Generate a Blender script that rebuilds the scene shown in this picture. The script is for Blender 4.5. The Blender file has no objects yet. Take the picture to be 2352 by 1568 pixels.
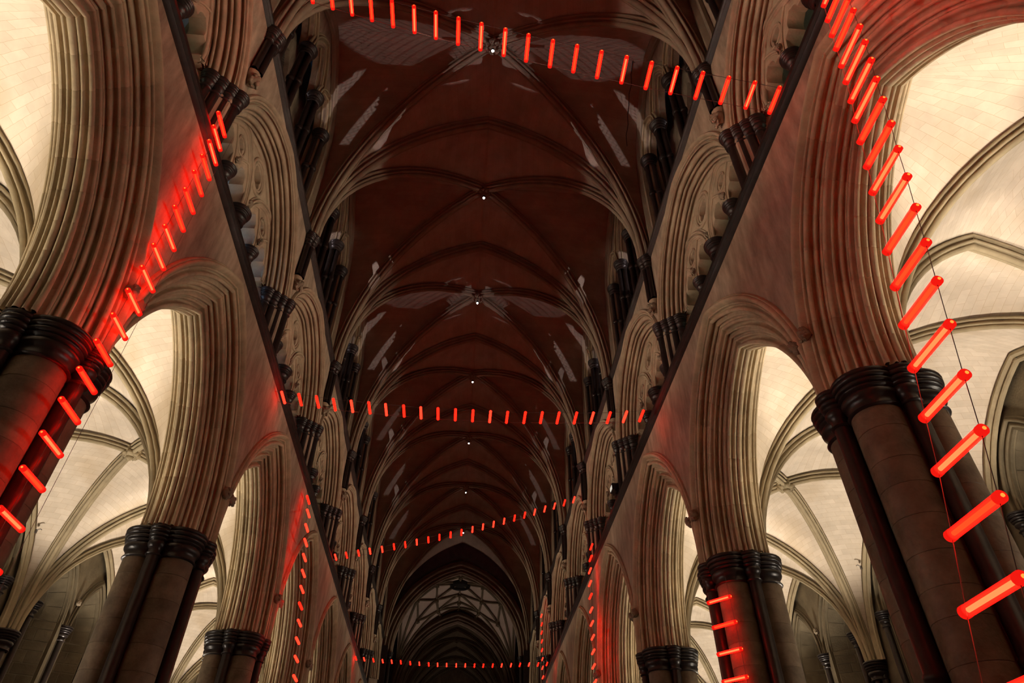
import bpy, math, random
import numpy as np
from mathutils import Matrix, Vector

# ------------------------------------------------------------------ camera, world, exposure
scene = bpy.context.scene
PI = math.pi
L = 6.0            # bay length along the nave (y)
Y0 = 10.511        # y of the centre of bay 0
ZC = 1.6           # eye height above the floor
EXPOSURE = 0.0

cam_data = bpy.data.cameras.new('camera')
cam_data.sensor_width = 36.0
cam_data.lens = 1549.04 / 2352.0 * 36.0
cam_data.clip_start = 0.05
cam_data.clip_end = 400.0
cam = bpy.data.objects.new('camera', cam_data)
scene.collection.objects.link(cam)
_r = (0.99664799, -0.08124775, 0.0095701)
_u = (-0.06093307, -0.65916651, 0.7495243)
_f = (0.05458888, 0.74759502, 0.66190765)
cam.matrix_world = Matrix(((_r[0], _u[0], -_f[0], 0.0), (_r[1], _u[1], -_f[1], 0.0), (_r[2], _u[2], -_f[2], ZC), (0, 0, 0, 1)))
scene.camera = cam

world = bpy.data.worlds.new('night')
scene.world = world
world.use_nodes = True
world.node_tree.nodes['Background'].inputs[0].default_value = (0.10, 0.13, 0.22, 1)
world.node_tree.nodes['Background'].inputs[1].default_value = 0.03
scene.view_settings.view_transform = 'Standard'
scene.view_settings.look = 'None'
scene.view_settings.gamma = 1.0
scene.view_settings.exposure = EXPOSURE
scene.view_settings.use_curve_mapping = False
scene.cycles.max_bounces = 4
scene.cycles.diffuse_bounces = 2
scene.cycles.glossy_bounces = 2
scene.cycles.transparent_max_bounces = 10
scene.cycles.use_adaptive_sampling = True
scene.cycles.adaptive_threshold = 0.12
scene.cycles.adaptive_min_samples = 16
scene.cycles.sample_clamp_indirect = 6.0
scene.cycles.use_denoising = True

def lamp(kind, name, loc, target, power, color, size=0.3, spot=90, blend=0.4, spread=None):
    d = bpy.data.lights.new(name, kind)
    d.energy = power
    d.color = color
    if kind == 'SPOT':
        d.spot_size = math.radians(spot); d.spot_blend = blend; d.shadow_soft_size = size
    elif kind == 'AREA':
        d.shape = 'DISK'; d.size = size
        if spread: d.spread = math.radians(spread)
    else:
        d.shadow_soft_size = size
    o = bpy.data.objects.new(name, d)
    scene.collection.objects.link(o)
    o.location = loc
    o.rotation_euler = (Vector(target) - Vector(loc)).to_track_quat('-Z', 'Y').to_euler()
    return o

WARM = (1.0, 0.86, 0.70)
AISLE_POWER = 260.0
NAVE_POWER = 490.0
ARCH_POWER = 1300.0
for n in range(-2, 7):
    yb = Y0 + n * L
    for s in (-1, 1):
        # floor uplighters of the aisles, one in each bay
        lamp('SPOT', 'aisle_uplighter', (s * 9.7, yb, 0.35), (s * 9.7, yb, 9.0), AISLE_POWER * 18, WARM, 0.3, 43, 0.45)
        # lamps at the foot of the aisle walls, aimed at the arcade arches
        lamp('SPOT', 'arch_spot', (s * 11.6, yb, 4.4), (s * 5.9, yb, 9.9), ARCH_POWER, (1.0, 0.83, 0.60), 0.10, 46, 0.3)
        lamp('SPOT', 'arch_spot', (s * 11.6, yb + 0.5, 3.6), (s * 5.9, yb, 7.4), ARCH_POWER * 0.52, (1.0, 0.85, 0.68), 0.10, 76, 0.35)  # wide fill lamp, added to brighten the opposite arches and spandrels
        # floodlights on the triforium sills, thrown across to the opposite wall
        lamp('SPOT', 'triforium_floodlight', (s * 4.9, yb + 3.0, 13.0), (-s * 5.2, yb + 3.0, 17.6), NAVE_POWER, (1.0, 0.81, 0.60), 0.08, 46, 0.2)
        # lamps inside the triforium galleries
        if -2 <= n <= 3:
            if s < 0 and n == 0: lamp('POINT', 'gallery_lamp', (s * 7.9, yb + 0.3, 13.6), (0, 0, 0), 85, (0.48, 0.66, 1.0), 0.2)
            else: lamp('POINT', 'gallery_lamp', (s * 7.6, yb + 0.5, 14.2), (0, 0, 0), 9, (0.74, 0.9, 0.60), 0.2)
# distant floodlights outside, across the close, shining in through the leaded clerestory lancets
for n, k1, k2 in ((0, 1.0, 0.9), (2, 0.8, 0.9), (3, 0.0, 0.4), (4, 0.0, 0.5), (5, 0.0, 0.4)):
    for s in (-1, 1):
        yb = Y0 + n * L
        if k1: lamp('SPOT', 'exterior_floodlight', (s * 46.0, yb - 0.6, 4.2), (s * 6.4, yb, 20.9), 44000 * k1, (1.0, 0.84, 0.86), 0.06, 2.9, 0.1)
        lamp('SPOT', 'exterior_floodlight', (s * 33.75, yb - 27.6, 14.65), (s * 6.45, yb - 6.3, 20.5), 70000 * k2, (1.0, 0.84, 0.86), 0.05, 3.4, 0.1)
# crossing lamps
lamp('SPOT', 'crossing_uplighter', (-3.6, 56.6, 1.0), (0.6, 55.9, 23), 1000, (1.0, 0.76, 0.64), 0.3, 44, 0.5)
lamp('SPOT', 'crossing_uplighter', (3.6, 56.6, 1.0), (-0.6, 55.9, 23), 1000, (1.0, 0.76, 0.64), 0.3, 44, 0.5)

lamp('POINT', 'choir_lamp', (0, 70.0, 3.0), (0, 70, 20), 260, (1.0, 0.8, 0.62), 0.3)

# ------------------------------------------------------------------ materials
def mat_new(name):
    m = bpy.data.materials.new(name)
    m.use_nodes = True
    nt = m.node_tree
    return m, nt, nt.nodes['Principled BSDF']

def link(nt, a, b): nt.links.new(a, b)

def stone(name, col, dark=0.72, light=1.12, rough=0.85, scale=2.2, bump=0.25, spec=0.25, stain=None, bricks=None, rand=0.10, streak=False):
    m, nt, bs = mat_new(name)
    N = nt.nodes
    tc = N.new('ShaderNodeTexCoord')
    src = tc.outputs['Object']
    n1 = N.new('ShaderNodeTexNoise'); n1.inputs['Scale'].default_value = scale; n1.inputs['Detail'].default_value = 4; n1.inputs['Roughness'].default_value = 0.65
    if streak:
        mp = N.new('ShaderNodeMapping'); mp.inputs['Scale'].default_value = (1, 1.6, 0.45); mp.inputs['Rotation'].default_value = (0.5, 0, 0)
        link(nt, src, mp.inputs[0]); link(nt, mp.outputs[0], n1.inputs['Vector'])
    else:
        link(nt, src, n1.inputs['Vector'])
    cr = N.new('ShaderNodeValToRGB')
    cr.color_ramp.elements[0].position = 0.30; cr.color_ramp.elements[1].position = 0.72
    cr.color_ramp.elements[0].color = (*[c * dark for c in col], 1)
    cr.color_ramp.elements[1].color = (*[min(1, c * light) for c in col], 1)
    link(nt, n1.outputs['Fac'], cr.inputs[0])
    out = cr.outputs[0]
    if stain:
        n2 = N.new('ShaderNodeTexNoise'); n2.inputs['Scale'].default_value = 0.55; n2.inputs['Detail'].default_value = 4
        link(nt, src, n2.inputs['Vector'])
        r2 = N.new('ShaderNodeValToRGB'); r2.color_ramp.elements[0].position = 0.50; r2.color_ramp.elements[1].position = 0.80
        link(nt, n2.outputs['Fac'], r2.inputs[0])
        mx = N.new('ShaderNodeMix'); mx.data_type = 'RGBA'; mx.inputs['B'].default_value = (*stain, 1)
        link(nt, r2.outputs[0], mx.inputs['Factor']); link(nt, out, mx.inputs['A']); out = mx.outputs['Result']
    hsrc = None
    if bricks:
        bw, bh, mw, mcol = bricks
        uv = N.new('ShaderNodeUVMap')
        bt = N.new('ShaderNodeTexBrick')
        bt.inputs['Scale'].default_value = 1.0; bt.inputs['Brick Width'].default_value = bw; bt.inputs['Row Height'].default_value = bh
        bt.inputs['Mortar Size'].default_value = mw; bt.inputs['Mortar Smooth'].default_value = 0.3
        bt.inputs['Color1'].default_value = (1, 1, 1, 1); bt.inputs['Color2'].default_value = (0.90, 0.89, 0.87, 1)
        bt.inputs['Mortar'].default_value = (*mcol, 1)
        nz = N.new('ShaderNodeTexNoise'); nz.inputs['Scale'].default_value = 1.1
        ad = N.new('ShaderNodeMix'); ad.data_type = 'RGBA'; ad.inputs['Factor'].default_value = 0.02
        link(nt, uv.outputs[0], ad.inputs['A']); link(nt, nz.outputs['Color'], ad.inputs['B']); link(nt, uv.outputs[0], nz.inputs['Vector'])
        link(nt, ad.outputs['Result'], bt.inputs['Vector'])
        mu = N.new('ShaderNodeMix'); mu.data_type = 'RGBA'; mu.blend_type = 'MULTIPLY'; mu.inputs['Factor'].default_value = 1.0
        link(nt, out, mu.inputs['A']); link(nt, bt.outputs['Color'], mu.inputs['B']); out = mu.outputs['Result']
    if rand:
        oi = N.new('ShaderNodeObjectInfo')
        mr = N.new('ShaderNodeMapRange'); mr.inputs['To Min'].default_value = 1 - rand; mr.inputs['To Max'].default_value = 1 + rand
        link(nt, oi.outputs['Random'], mr.inputs['Value'])
        hv = N.new('ShaderNodeHueSaturation'); link(nt, mr.outputs[0], hv.inputs['Value']); link(nt, out, hv.inputs['Color']); out = hv.outputs[0]
    link(nt, out, bs.inputs['Base Color'])
    bs.inputs['Roughness'].default_value = rough
    bs.inputs['Specular IOR Level'].default_value = spec
    if bump:
        n3 = N.new('ShaderNodeTexNoise'); n3.inputs['Scale'].default_value = 22; n3.inputs['Detail'].default_value = 2
        link(nt, src, n3.inputs['Vector'])
        bp = N.new('ShaderNodeBump'); bp.inputs['Strength'].default_value = bump; bp.inputs['Distance'].default_value = 0.02
        link(nt, n3.outputs['Fac'], bp.inputs['Height']); link(nt, bp.outputs[0], bs.inputs['Normal'])
    return m

M = {}
M['wall'] = stone('wall_stone', (0.42, 0.325, 0.235), 0.58, 1.2, scale=2.4, streak=True, rand=0.0)
M['arch'] = stone('moulded_stone', (0.56, 0.455, 0.30), 0.74, 1.12, scale=2.6, rand=0.09)
M['tri'] = stone('triforium_stone', (0.42, 0.33, 0.225), 0.72, 1.12, scale=2.4, rand=0.03)
M['rib'] = stone('rib_stone', (0.40, 0.325, 0.205), 0.75, 1.1, scale=2.0, rand=0.05)
M['naverib'] = stone('nave_rib_stone', (0.32, 0.255, 0.18), 0.75, 1.1, scale=2.0, rand=0.05)
M['web'] = stone('aisle_vault_plaster', (0.76, 0.66, 0.54), 0.84, 1.08, scale=1.2, bump=0.08, bricks=(0.38, 0.155, 0.0032, (0.74, 0.66, 0.55)), rand=0.0, stain=(0.56, 0.43, 0.28))
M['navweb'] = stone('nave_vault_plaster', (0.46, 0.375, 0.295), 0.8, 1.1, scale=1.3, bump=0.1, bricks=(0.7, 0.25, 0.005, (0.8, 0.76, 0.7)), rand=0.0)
M['pier'] = stone('pier_stone', (0.165, 0.12, 0.078), 0.62, 1.25, rough=0.6, scale=3.5, bump=0.3, rand=0.16)
M['purbeck'] = stone('dark_marble', (0.022, 0.016, 0.0145), 0.6, 1.5, rough=0.34, scale=6, bump=0.0, spec=0.4, rand=0.1)
M['string'] = stone('string_marble', (0.026, 0.020, 0.017), 0.6, 1.5, rough=0.45, scale=5, bump=0.1, spec=0.4, rand=0.0)
M['aislewall'] = stone('aisle_wall_stone', (0.165, 0.132, 0.082), 0.7, 1.2, scale=1.8, bump=0.3, rand=0.12)
M['joint'] = stone('mortar', (0.24, 0.20, 0.14), 0.8, 1.1, rand=0.0)
M['crossrib'] = stone('crossing_rib_stone', (0.19, 0.155, 0.10), 0.8, 1.1, rand=0.05)
M['cross'] = stone('crossing_stone', (0.24, 0.185, 0.135), 0.7, 1.15, rand=0.05)
M['crossweb'] = stone('crossing_plaster', (0.62, 0.53, 0.43), 0.9, 1.05, rand=0.0)
M['floor'] = stone('floor_stone', (0.14, 0.12, 0.095), rough=0.5, bricks=None, rand=0.0)
M['gallery'] = stone('gallery_stone', (0.42, 0.42, 0.38), rand=0.0)
M['lead'] = stone('lead', (0.05, 0.05, 0.055), rough=0.5, rand=0.0, bump=0)
M['iron'] = stone('black_iron', (0.02, 0.02, 0.02), rough=0.4, rand=0.0, bump=0)

def emission(name, col, strength):
    m = bpy.data.materials.new(name); m.use_nodes = True
    nt = m.node_tree; nt.nodes.clear()
    e = nt.nodes.new('ShaderNodeEmission'); e.inputs[0].default_value = (*col, 1); e.inputs[1].default_value = strength
    o = nt.nodes.new('ShaderNodeOutputMaterial'); link(nt, e.outputs[0], o.inputs[0])
    return m
TUBE = 5.0
M['core'] = emission('tube_core', (16.0, 2.2, 0.85), 1.0)
M['core_dull'] = emission('tube_core_dull', (16.0, 0.42, 0.06), 1.0)
M['tubefar_dull'] = emission('tube_far_dull', (11.0, 0.04, 0.014), 1.0)
M['tubefar'] = emission('tube_far', (11.0, 0.10, 0.04), 1.0)
M['cap'] = emission('tube_end', (1.0, 0.012, 0.006), 0.9)
def diffuser(name, col, strength, fac, tint):
    m = bpy.data.materials.new(name); m.use_nodes = True
    nt = m.node_tree; nt.nodes.clear()
    e = nt.nodes.new('ShaderNodeEmission'); e.inputs[0].default_value = (*col, 1); e.inputs[1].default_value = strength
    t = nt.nodes.new('ShaderNodeBsdfTransparent'); t.inputs[0].default_value = (*tint, 1)
    mx = nt.nodes.new('ShaderNodeMixShader'); mx.inputs[0].default_value = fac
    o = nt.nodes.new('ShaderNodeOutputMaterial')
    link(nt, t.outputs[0], mx.inputs[1]); link(nt, e.outputs[0], mx.inputs[2]); link(nt, mx.outputs[0], o.inputs[0])
    return m
M['diffuser'] = diffuser('tube_diffuser', (1.0, 0.0022, 0.0011), 15.0, 0.55, (1.0, 0.7, 0.6))
M['inner'] = diffuser('tube_inner', (1.0, 0.0075, 0.002), 11.0, 0.45, (1.0, 0.8, 0.7))
M['pale'] = emission('pale_lens', (1.0, 0.9, 0.75), 0.7)
M['white'] = emission('lamp_lens', (1.0, 0.93, 0.86), 30.0)
m, nt, bs = mat_new('window_glass')
bs.inputs['Base Color'].default_value = (0.03, 0.035, 0.04, 1); bs.inputs['Roughness'].default_value = 0.25
t = nt.nodes.new('ShaderNodeBsdfTransparent'); t.inputs[0].default_value = (0.86, 0.84, 0.84, 1)
mx = nt.nodes.new('ShaderNodeMixShader'); mx.inputs[0].default_value = 0.35
link(nt, t.outputs[0], mx.inputs[1]); link(nt, bs.outputs[0], mx.inputs[2]); link(nt, mx.outputs[0], nt.nodes['Material Output'].inputs[0])
M['glass'] = m
m, nt, bs = mat_new('wire_steel')
bs.inputs['Base Color'].default_value = (0.16, 0.14, 0.13, 1); bs.inputs['Metallic'].default_value = 0.6; bs.inputs['Roughness'].default_value = 0.45
M['wire'] = m

# ------------------------------------------------------------------ mesh helpers
class MB:
    def __init__(s): s.v = []; s.f = []; s.uv = {}
    def grid(s, P, cu=False, cv=False, uv=None):
        P = np.asarray(P, float); m, n = P.shape[:2]; b = len(s.v)
        s.v.extend(map(tuple, P.reshape(-1, 3)))
        for i in range(m if cu else m - 1):
            i2 = (i + 1) % m
            for j in range(n if cv else n - 1):
                j2 = (j + 1) % n
                s.f.append((b + i * n + j, b + i2 * n + j, b + i2 * n + j2, b + i * n + j2))
        if uv is not None:
            uv = np.asarray(uv, float).reshape(-1, 2)
            for k in range(len(uv)): s.uv[b + k] = uv[k]
        return s
    def fan(s, pts):
        b = len(s.v); s.v.extend(map(tuple, pts)); s.f.append(tuple(range(b, b + len(pts)))); return s
    def lathe(s, c, prof, n=16, axis='z', cap=False):
        P = []
        for r, z in prof:
            row = []
            for k in range(n):
                a = 2 * PI * k / n
                row.append((c[0] + r * math.cos(a), c[1] + r * math.sin(a), c[2] + z) if axis == 'z' else (c[0] + r * math.cos(a), c[1] + z, c[2] + r * math.sin(a)))
            P.append(row)
        s.grid(P, cv=True)
        if cap:
            s.fan(P[0][::-1]); s.fan(P[-1])
        return s
    def box(s, a, b):
        x0, y0, z0 = a; x1, y1, z1 = b; k = len(s.v)
        s.v += [(x0, y0, z0), (x1, y0, z0), (x1, y1, z0), (x0, y1, z0), (x0, y0, z1), (x1, y0, z1), (x1, y1, z1), (x0, y1, z1)]
        for q in ((0, 3, 2, 1), (4, 5, 6, 7), (0, 1, 5, 4), (1, 2, 6, 5), (2, 3, 7, 6), (3, 0, 4, 7)): s.f.append(tuple(k + i for i in q))
        return s
    def tube(s, pts, r, n=8, closed=False):
        pts = [Vector(p) for p in pts]; m = len(pts); P = []; up = None
        for i in range(m):
            a = pts[(i - 1) % m] if (closed or i > 0) else pts[i]
            b = pts[(i + 1) % m] if (closed or i < m - 1) else pts[i]
            t = (b - a).normalized()
            if up is None:
                up = Vector((0, 0, 1)) if abs(t.z) < 0.9 else Vector((1, 0, 0))
            nrm = (up - t * up.dot(t)).normalized(); up = nrm; bn = t.cross(nrm)
            P.append([tuple(pts[i] + nrm * (r * math.cos(2 * PI * k / n)) + bn * (r * math.sin(2 * PI * k / n))) for k in range(n)])
        s.grid(P, cu=closed, cv=True)
        if not closed: s.fan(P[0]); s.fan(P[-1][::-1])
        return s
    def lump(s, c, r, seed=0, n=8, squash=(1, 1, 1)):
        rng = random.Random(seed); P = []
        for i in range(n + 1):
            th = PI * i / n; row = []
            for k in range(n + 2):
                ph = 2 * PI * k / (n + 2)
                q = r * (1 + 0.22 * math.sin(3 * ph + seed) * math.sin(2 * th + seed) + rng.uniform(-.12, .12) * (0 < i < n))
                row.append((c[0] + squash[0] * q * math.sin(th) * math.cos(ph), c[1] + squash[1] * q * math.sin(th) * math.sin(ph), c[2] + squash[2] * q * math.cos(th)))
            P.append(row)
        s.grid(P, cv=True); return s
    def mesh(s, name, mat, angle=45):
        me = bpy.data.meshes.new(name)
        me.from_pydata(s.v, [], s.f)
        if s.uv:
            lay = me.uv_layers.new(name='UVMap')
            vi = np.empty(len(me.loops), int); me.loops.foreach_get('vertex_index', vi)
            arr = np.zeros((len(s.v), 2))
            for k, q in s.uv.items(): arr[k] = q
            lay.data.foreach_set('uv', arr[vi].ravel())
        me.materials.append(M[mat])
        me.shade_smooth()
        me.set_sharp_from_angle(angle=math.radians(angle))
        me.update()
        return me

COL = scene.collection
def node(name, me, parent=None, loc=(0, 0, 0), rz=0.0):
    o = bpy.data.objects.new(name, me)
    COL.objects.link(o)
    o.location = loc
    o.rotation_euler = (0, 0, rz)
    if parent is not None: o.parent = parent
    return o

def tag(o, label=None, cat=None, group=None, kind=None):
    if label: o['label'] = label
    if cat: o['category'] = cat
    if group: o['group'] = group
    if kind: o['kind'] = kind
    return o

def rebase(tree, b):
    seen = set()
    def go(t):
        if t[1] is not None and t[1].name not in seen:
            seen.add(t[1].name); t[1].transform(Matrix.Translation((-b[0], -b[1], -b[2])))
        for c in t[2]: go(c)
    go(tree)
    return (tree, b)

def inst(tb, y, rz):
    """a copy of a template tree: bay-local template, moved to the bay at y, turned by rz about the nave axis"""
    tree, b = tb
    c, s = math.cos(rz), math.sin(rz)
    loc = (c * b[0] - s * b[1], s * b[0] + c * b[1] + y, b[2])
    def go(t, parent, first):
        o = node(t[0], t[1], parent, loc if first else (0, 0, 0), rz if first else 0.0)
        if len(t) > 3 and t[3]: tag(o, **t[3])
        for ch in t[2]: go(ch, o, False)
        return o
    return go(tree, None, True)

def moulding(segs):
    """segs: [((u0,v0),(u1,v1),[(kind,width),...]),...] -> profile points; rolls r, hollows h, fillets f"""
    pts = []
    for p0, p1, el in segs:
        du, dv = p1[0] - p0[0], p1[1] - p0[1]
        ln = math.hypot(du, dv); du /= ln; dv /= ln
        nu, nv = dv, -du
        tot = sum(w for _, w in el); k = ln / tot; q = 0
        for kind, w in el:
            w *= k
            m = 7 if kind == 'r' else (6 if kind == 'h' else 1)
            for i in range(m + 1):
                ph = PI * i / m
                x = q + w * (1 - math.cos(ph)) / 2
                a = {'r': 0.5, 'h': -1.0, 'f': 0.0}[kind] * w * math.sin(ph)
                pts.append((p0[0] + du * x + nu * a, p0[1] + dv * x + nv * a))
            q += w
    out = [pts[0]]
    for p in pts[1:]:
        if math.hypot(p[0] - out[-1][0], p[1] - out[-1][1]) > 1e-4: out.append(p)
    return out

def prof_normals(pr):
    n = []
    for i in range(len(pr)):
        a = pr[max(0, i - 1)]; b = pr[min(len(pr) - 1, i + 1)]
        du, dv = b[0] - a[0], b[1] - a[1]; ln = math.hypot(du, dv) or 1
        n.append((dv / ln, -du / ln))
    return n

class Arch:
    """two-centred arch: half span s, rise h above the springing, centres d below it"""
    def __init__(a, s, h, d=0.0):
        a.s, a.h, a.d = s, h, d
        a.xc = (s * s - h * h - 2 * h * d) / (2 * s)
        a.r = math.hypot(s - a.xc, d)
    def pt(a, t, u=0.0):        # t: -1 springing .. 0 apex .. 1 springing
        R = a.r + u
        t0 = math.asin(min(1, a.d / R)); t1 = math.acos(max(-1, min(1, -a.xc / R)))
        th = t0 + (t1 - t0) * (1 - abs(t))
        return (math.copysign(1, t) * (a.xc + R * math.cos(th)), -a.d + R * math.sin(th))
    def zat(a, y, u=0.0):
        R = a.r + u; q = R * R - (abs(y) - a.xc) ** 2
        return -a.d + math.sqrt(q) if q > 0 else -a.d
    def rows(a, prof, ts, yc=0.0, z0=0.0, X0=0.0, clamp=None, inset=None):
        nr = prof_normals(prof) if inset else None
        P = []
        for k, t in enumerate(ts):
            row = []
            for i, (u, v) in enumerate(prof):
                if inset and inset[k]:
                    u = u - nr[i][0] * inset[k]; v = v - nr[i][1] * inset[k]
                y, z = a.pt(t, u)
                if clamp: y = max(-clamp, min(clamp, y))
                row.append((X0 - v, yc + y, z0 + z))
            P.append(row)
        return P

def ts_full(n): return [-1 + i / n for i in range(2 * n + 1)]

def plate(name, mat, outer, holes, x0, th, bevel=0.0, angle=35):
    """flat slab in the y-z plane with holes, front at x0, thickness th towards +x"""
    cu = bpy.data.curves.new('tmp', 'CURVE'); cu.dimensions = '2D'; cu.fill_mode = 'BOTH'
    cu.extrude = th / 2 - bevel; cu.bevel_depth = bevel; cu.bevel_resolution = 1
    for ring in [outer] + holes:
        sp = cu.splines.new('POLY'); sp.points.add(len(ring) - 1); sp.use_cyclic_u = True
        for p, q in zip(sp.points, ring): p.co = (q[0], q[1], 0, 1)
    ob = bpy.data.objects.new('tmp', cu); COL.objects.link(ob)
    dg = bpy.context.evaluated_depsgraph_get(); dg.update()
    me = bpy.data.meshes.new_from_object(ob.evaluated_get(dg))
    bpy.data.objects.remove(ob); bpy.data.curves.remove(cu)
    me.transform(Matrix(((0, 0, 1, x0 + th / 2), (1, 0, 0, 0), (0, 1, 0, 0), (0, 0, 0, 1))))
    me.name = name
    me.materials.clear(); me.materials.append(M[mat])
    me.shade_smooth(); me.set_sharp_from_angle(angle=math.radians(angle))
    return me

def arc(cx, cz, r, a0, a1, n):
    return [(cx + r * math.cos(math.radians(a0 + (a1 - a0) * i / n)), cz + r * math.sin(math.radians(a0 + (a1 - a0) * i / n))) for i in range(n + 1)]

def lancet_outline(yc, s, h, z0, zs, n=8):
    a = Arch(s, h)
    return [(yc - s, z0)] + [(yc + a.pt(t)[0], zs + a.pt(t)[1]) for t in ts_full(n)] + [(yc + s, z0)]
# ------------------------------------------------------------------ dimensions (metres above the floor)
BAYS = list(range(-2, 7))
XW = 5.15; XCW = 5.87                     # nave face and centre line of the arcade walls
Z_CAP = 7.55; Z_TRI = 12.55; Z_CLE = 17.2; Z_CROWN = 24.4
Y_W = Y0 - 2.5 * L; Y_E = Y0 + 6.5 * L    # west end, crossing
ARC = Arch(2.15, 3.55)
TRI = Arch(2.85, 2.50, 0.8); Z_TS = 14.45
ORD = {'n': 1}
def ordinal(k): return ['first', 'second', 'third', 'fourth', 'fifth', 'sixth', 'seventh', 'eighth', 'ninth', 'tenth', 'eleventh', 'twelfth', 'thirteenth', 'fourteenth', 'fifteenth', 'sixteenth', 'seventeenth', 'eighteenth', 'nineteenth', 'twentieth', 'twenty-first', 'twenty-second', 'twenty-third', 'twenty-fourth', 'twenty-fifth'][k]
SIDES = ((1, 0.0, 'right'), (-1, PI, 'left'))

# ------------------------------------------------------------------ nave walls (spandrels, triforium face), floor, strings
def ribbon(mb, ys, zlo, zhi, x, rows=4):
    P = [[(x, y, lo + (hi - lo) * k / rows) for k in range(rows + 1)] for y, lo, hi in zip(ys, zlo, zhi)]
    mb.grid(P)
def wall_mesh(sx):
    mb = MB()
    for n in BAYS:
        yb = Y0 + n * L
        ys = list(np.linspace(-2.95, 2.95, 41))
        ribbon(mb, [yb + y for y in [-3.0] + ys + [3.0]], [Z_CAP] + [Z_CAP + max(0, ARC.zat(y, 0.80)) for y in ys] + [Z_CAP], [Z_TRI] * 43, sx * XW)
        ys = list(np.linspace(-2.85, 2.85, 41))
        ribbon(mb, [yb + y for y in ys], [Z_TS + TRI.zat(y, 0.0) for y in ys], [Z_CLE] * 41, sx * XW)
        for s in (-1, 1):
            mb.grid([[(sx * XW, yb + s * 2.84, Z_TRI), (sx * XW, yb + s * 2.84, Z_CLE)], [(sx * XW, yb + s * 3.0, Z_TRI), (sx * XW, yb + s * 3.0, Z_CLE)]])
            # chamfered jamb behind the triforium shafts
            mb.grid([[(sx * XW, yb + s * 2.84, Z_TRI), (sx * XW, yb + s * 2.84, Z_TS)], [(sx * 5.85, yb + s * 2.42, Z_TRI), (sx * 5.85, yb + s * 2.42, Z_TS)]])
            mb.grid([[(sx * 5.85, yb + s * 2.42, Z_TRI), (sx * 5.85, yb + s * 2.42, Z_CLE)], [(sx * 6.6, yb + s * 2.42, Z_TRI), (sx * 6.6, yb + s * 2.42, Z_CLE)]])
            mb.grid([[(sx * 6.6, yb + s * 2.42, Z_TRI), (sx * 6.6, yb + s * 2.42, Z_CLE)], [(sx * 6.6, yb + s * 3.0, Z_TRI), (sx * 6.6, yb + s * 3.0, Z_CLE)]])
    # passage floors
    mb.grid([[(sx * XW, Y_W, Z_TRI), (sx * 9.2, Y_W, Z_TRI)], [(sx * XW, Y_E, Z_TRI), (sx * 9.2, Y_E, Z_TRI)]])
    mb.grid([[(sx * XW, Y_W, Z_CLE), (sx * 6.9, Y_W, Z_CLE)], [(sx * XW, Y_E, Z_CLE), (sx * 6.9, Y_E, Z_CLE)]])
    return mb.mesh('wall', 'wall')
for sx, rz, side in SIDES:
    tag(node('wall_' + side, wall_mesh(sx)), 'buff stone upper wall above the %s arcade arches' % side, None, kind='structure')
fl = MB().grid([[(-13.5, Y_W, 0), (13.5, Y_W, 0)], [(-13.5, 75, 0), (13.5, 75, 0)]])
tag(node('floor', fl.mesh('floor', 'floor', 30)), 'grey stone paved floor of nave and aisles', kind='structure')
wb = MB().grid([[(-13.5, Y_W, 0), (-13.5, Y_W, 26)], [(13.5, Y_W, 0), (13.5, Y_W, 26)]])
tag(node('wall_west', wb.mesh('wall_west', 'wall')), 'plain stone west end wall of the nave', kind='structure')

def string_mesh(sx, z, proj):
    pr = [(0.0, 0.16), (proj * 0.75, 0.14), (proj, 0.07), (proj * 0.95, 0.0), (proj * 0.6, -0.03), (proj * 0.7, -0.08), (proj * 0.35, -0.12), (0.0, -0.14)]
    return MB().grid([[(sx * (XW - a), y, z + b) for a, b in pr] for y in np.linspace(Y_W, Y_E, 20)]).mesh('string', 'string')
k = 1
for sx, rz, side in SIDES:
    tag(node('trim_%d' % k, string_mesh(sx, Z_TRI, 0.13)), 'dark moulded string course under the %s triforium' % side, kind='structure'); k += 1
    tag(node('trim_%d' % k, string_mesh(sx, Z_CLE, 0.12)), 'dark moulded string course under the %s clerestory' % side, kind='structure'); k += 1

# galleries behind the triforium
for sx, rz, side in SIDES:
    mb = MB()
    mb.grid([[(sx * 9.0, Y_W, Z_TRI), (sx * 9.0, Y_W, 15.6)], [(sx * 9.0, Y_E, Z_TRI), (sx * 9.0, Y_E, 15.6)]])
    mb.grid([[(sx * 9.0, Y_W, 15.6), (sx * 6.0, Y_W, 17.1)], [(sx * 9.0, Y_E, 15.6), (sx * 6.0, Y_E, 17.1)]])
    tag(node('wall_gallery_' + side, mb.mesh('gallery', 'gallery')), 'pale back wall and roof of the %s triforium gallery' % side, kind='structure')

# ------------------------------------------------------------------ arcade arches
NAVE_OUT = moulding([((.80, .72), (.62, .67), [('r', .045), ('h', .055), ('r', .085)]), ((.62, .67), (.53, .47), [('h', .085), ('r', .05), ('h', .03), ('r', .055)])])
NAVE_MID = moulding([((.53, .47), (.32, .42), [('r', .085), ('h', .085), ('r', .045)]), ((.32, .42), (.23, .24), [('h', .08), ('r', .06), ('h', .03), ('r', .04)])])
INNER = moulding([((.23, .24), (0, .19), [('r', .06), ('h', .085), ('r', .09)]), ((0, .19), (0, -.19), [('h', .075), ('r', .055), ('h', .02), ('r', .12), ('h', .04), ('r', .05), ('h', .075)]), ((0, -.19), (.20, -.27), [('r', .08), ('h', .07), ('r', .06)])])
AISLE_OUT = moulding([((.20, -.27), (.34, -.52), [('h', .04), ('r', .07), ('h', .07), ('r', .05), ('h', .03), ('r', .05)])])
HOOD = [(.80, .715), (.815, .76), (.83, .80), (.85, .825), (.875, .835), (.90, .825), (.92, .80), (.925, .775), (.94, .79), (.955, .78), (.96, .755), (.965, .715)]
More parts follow.
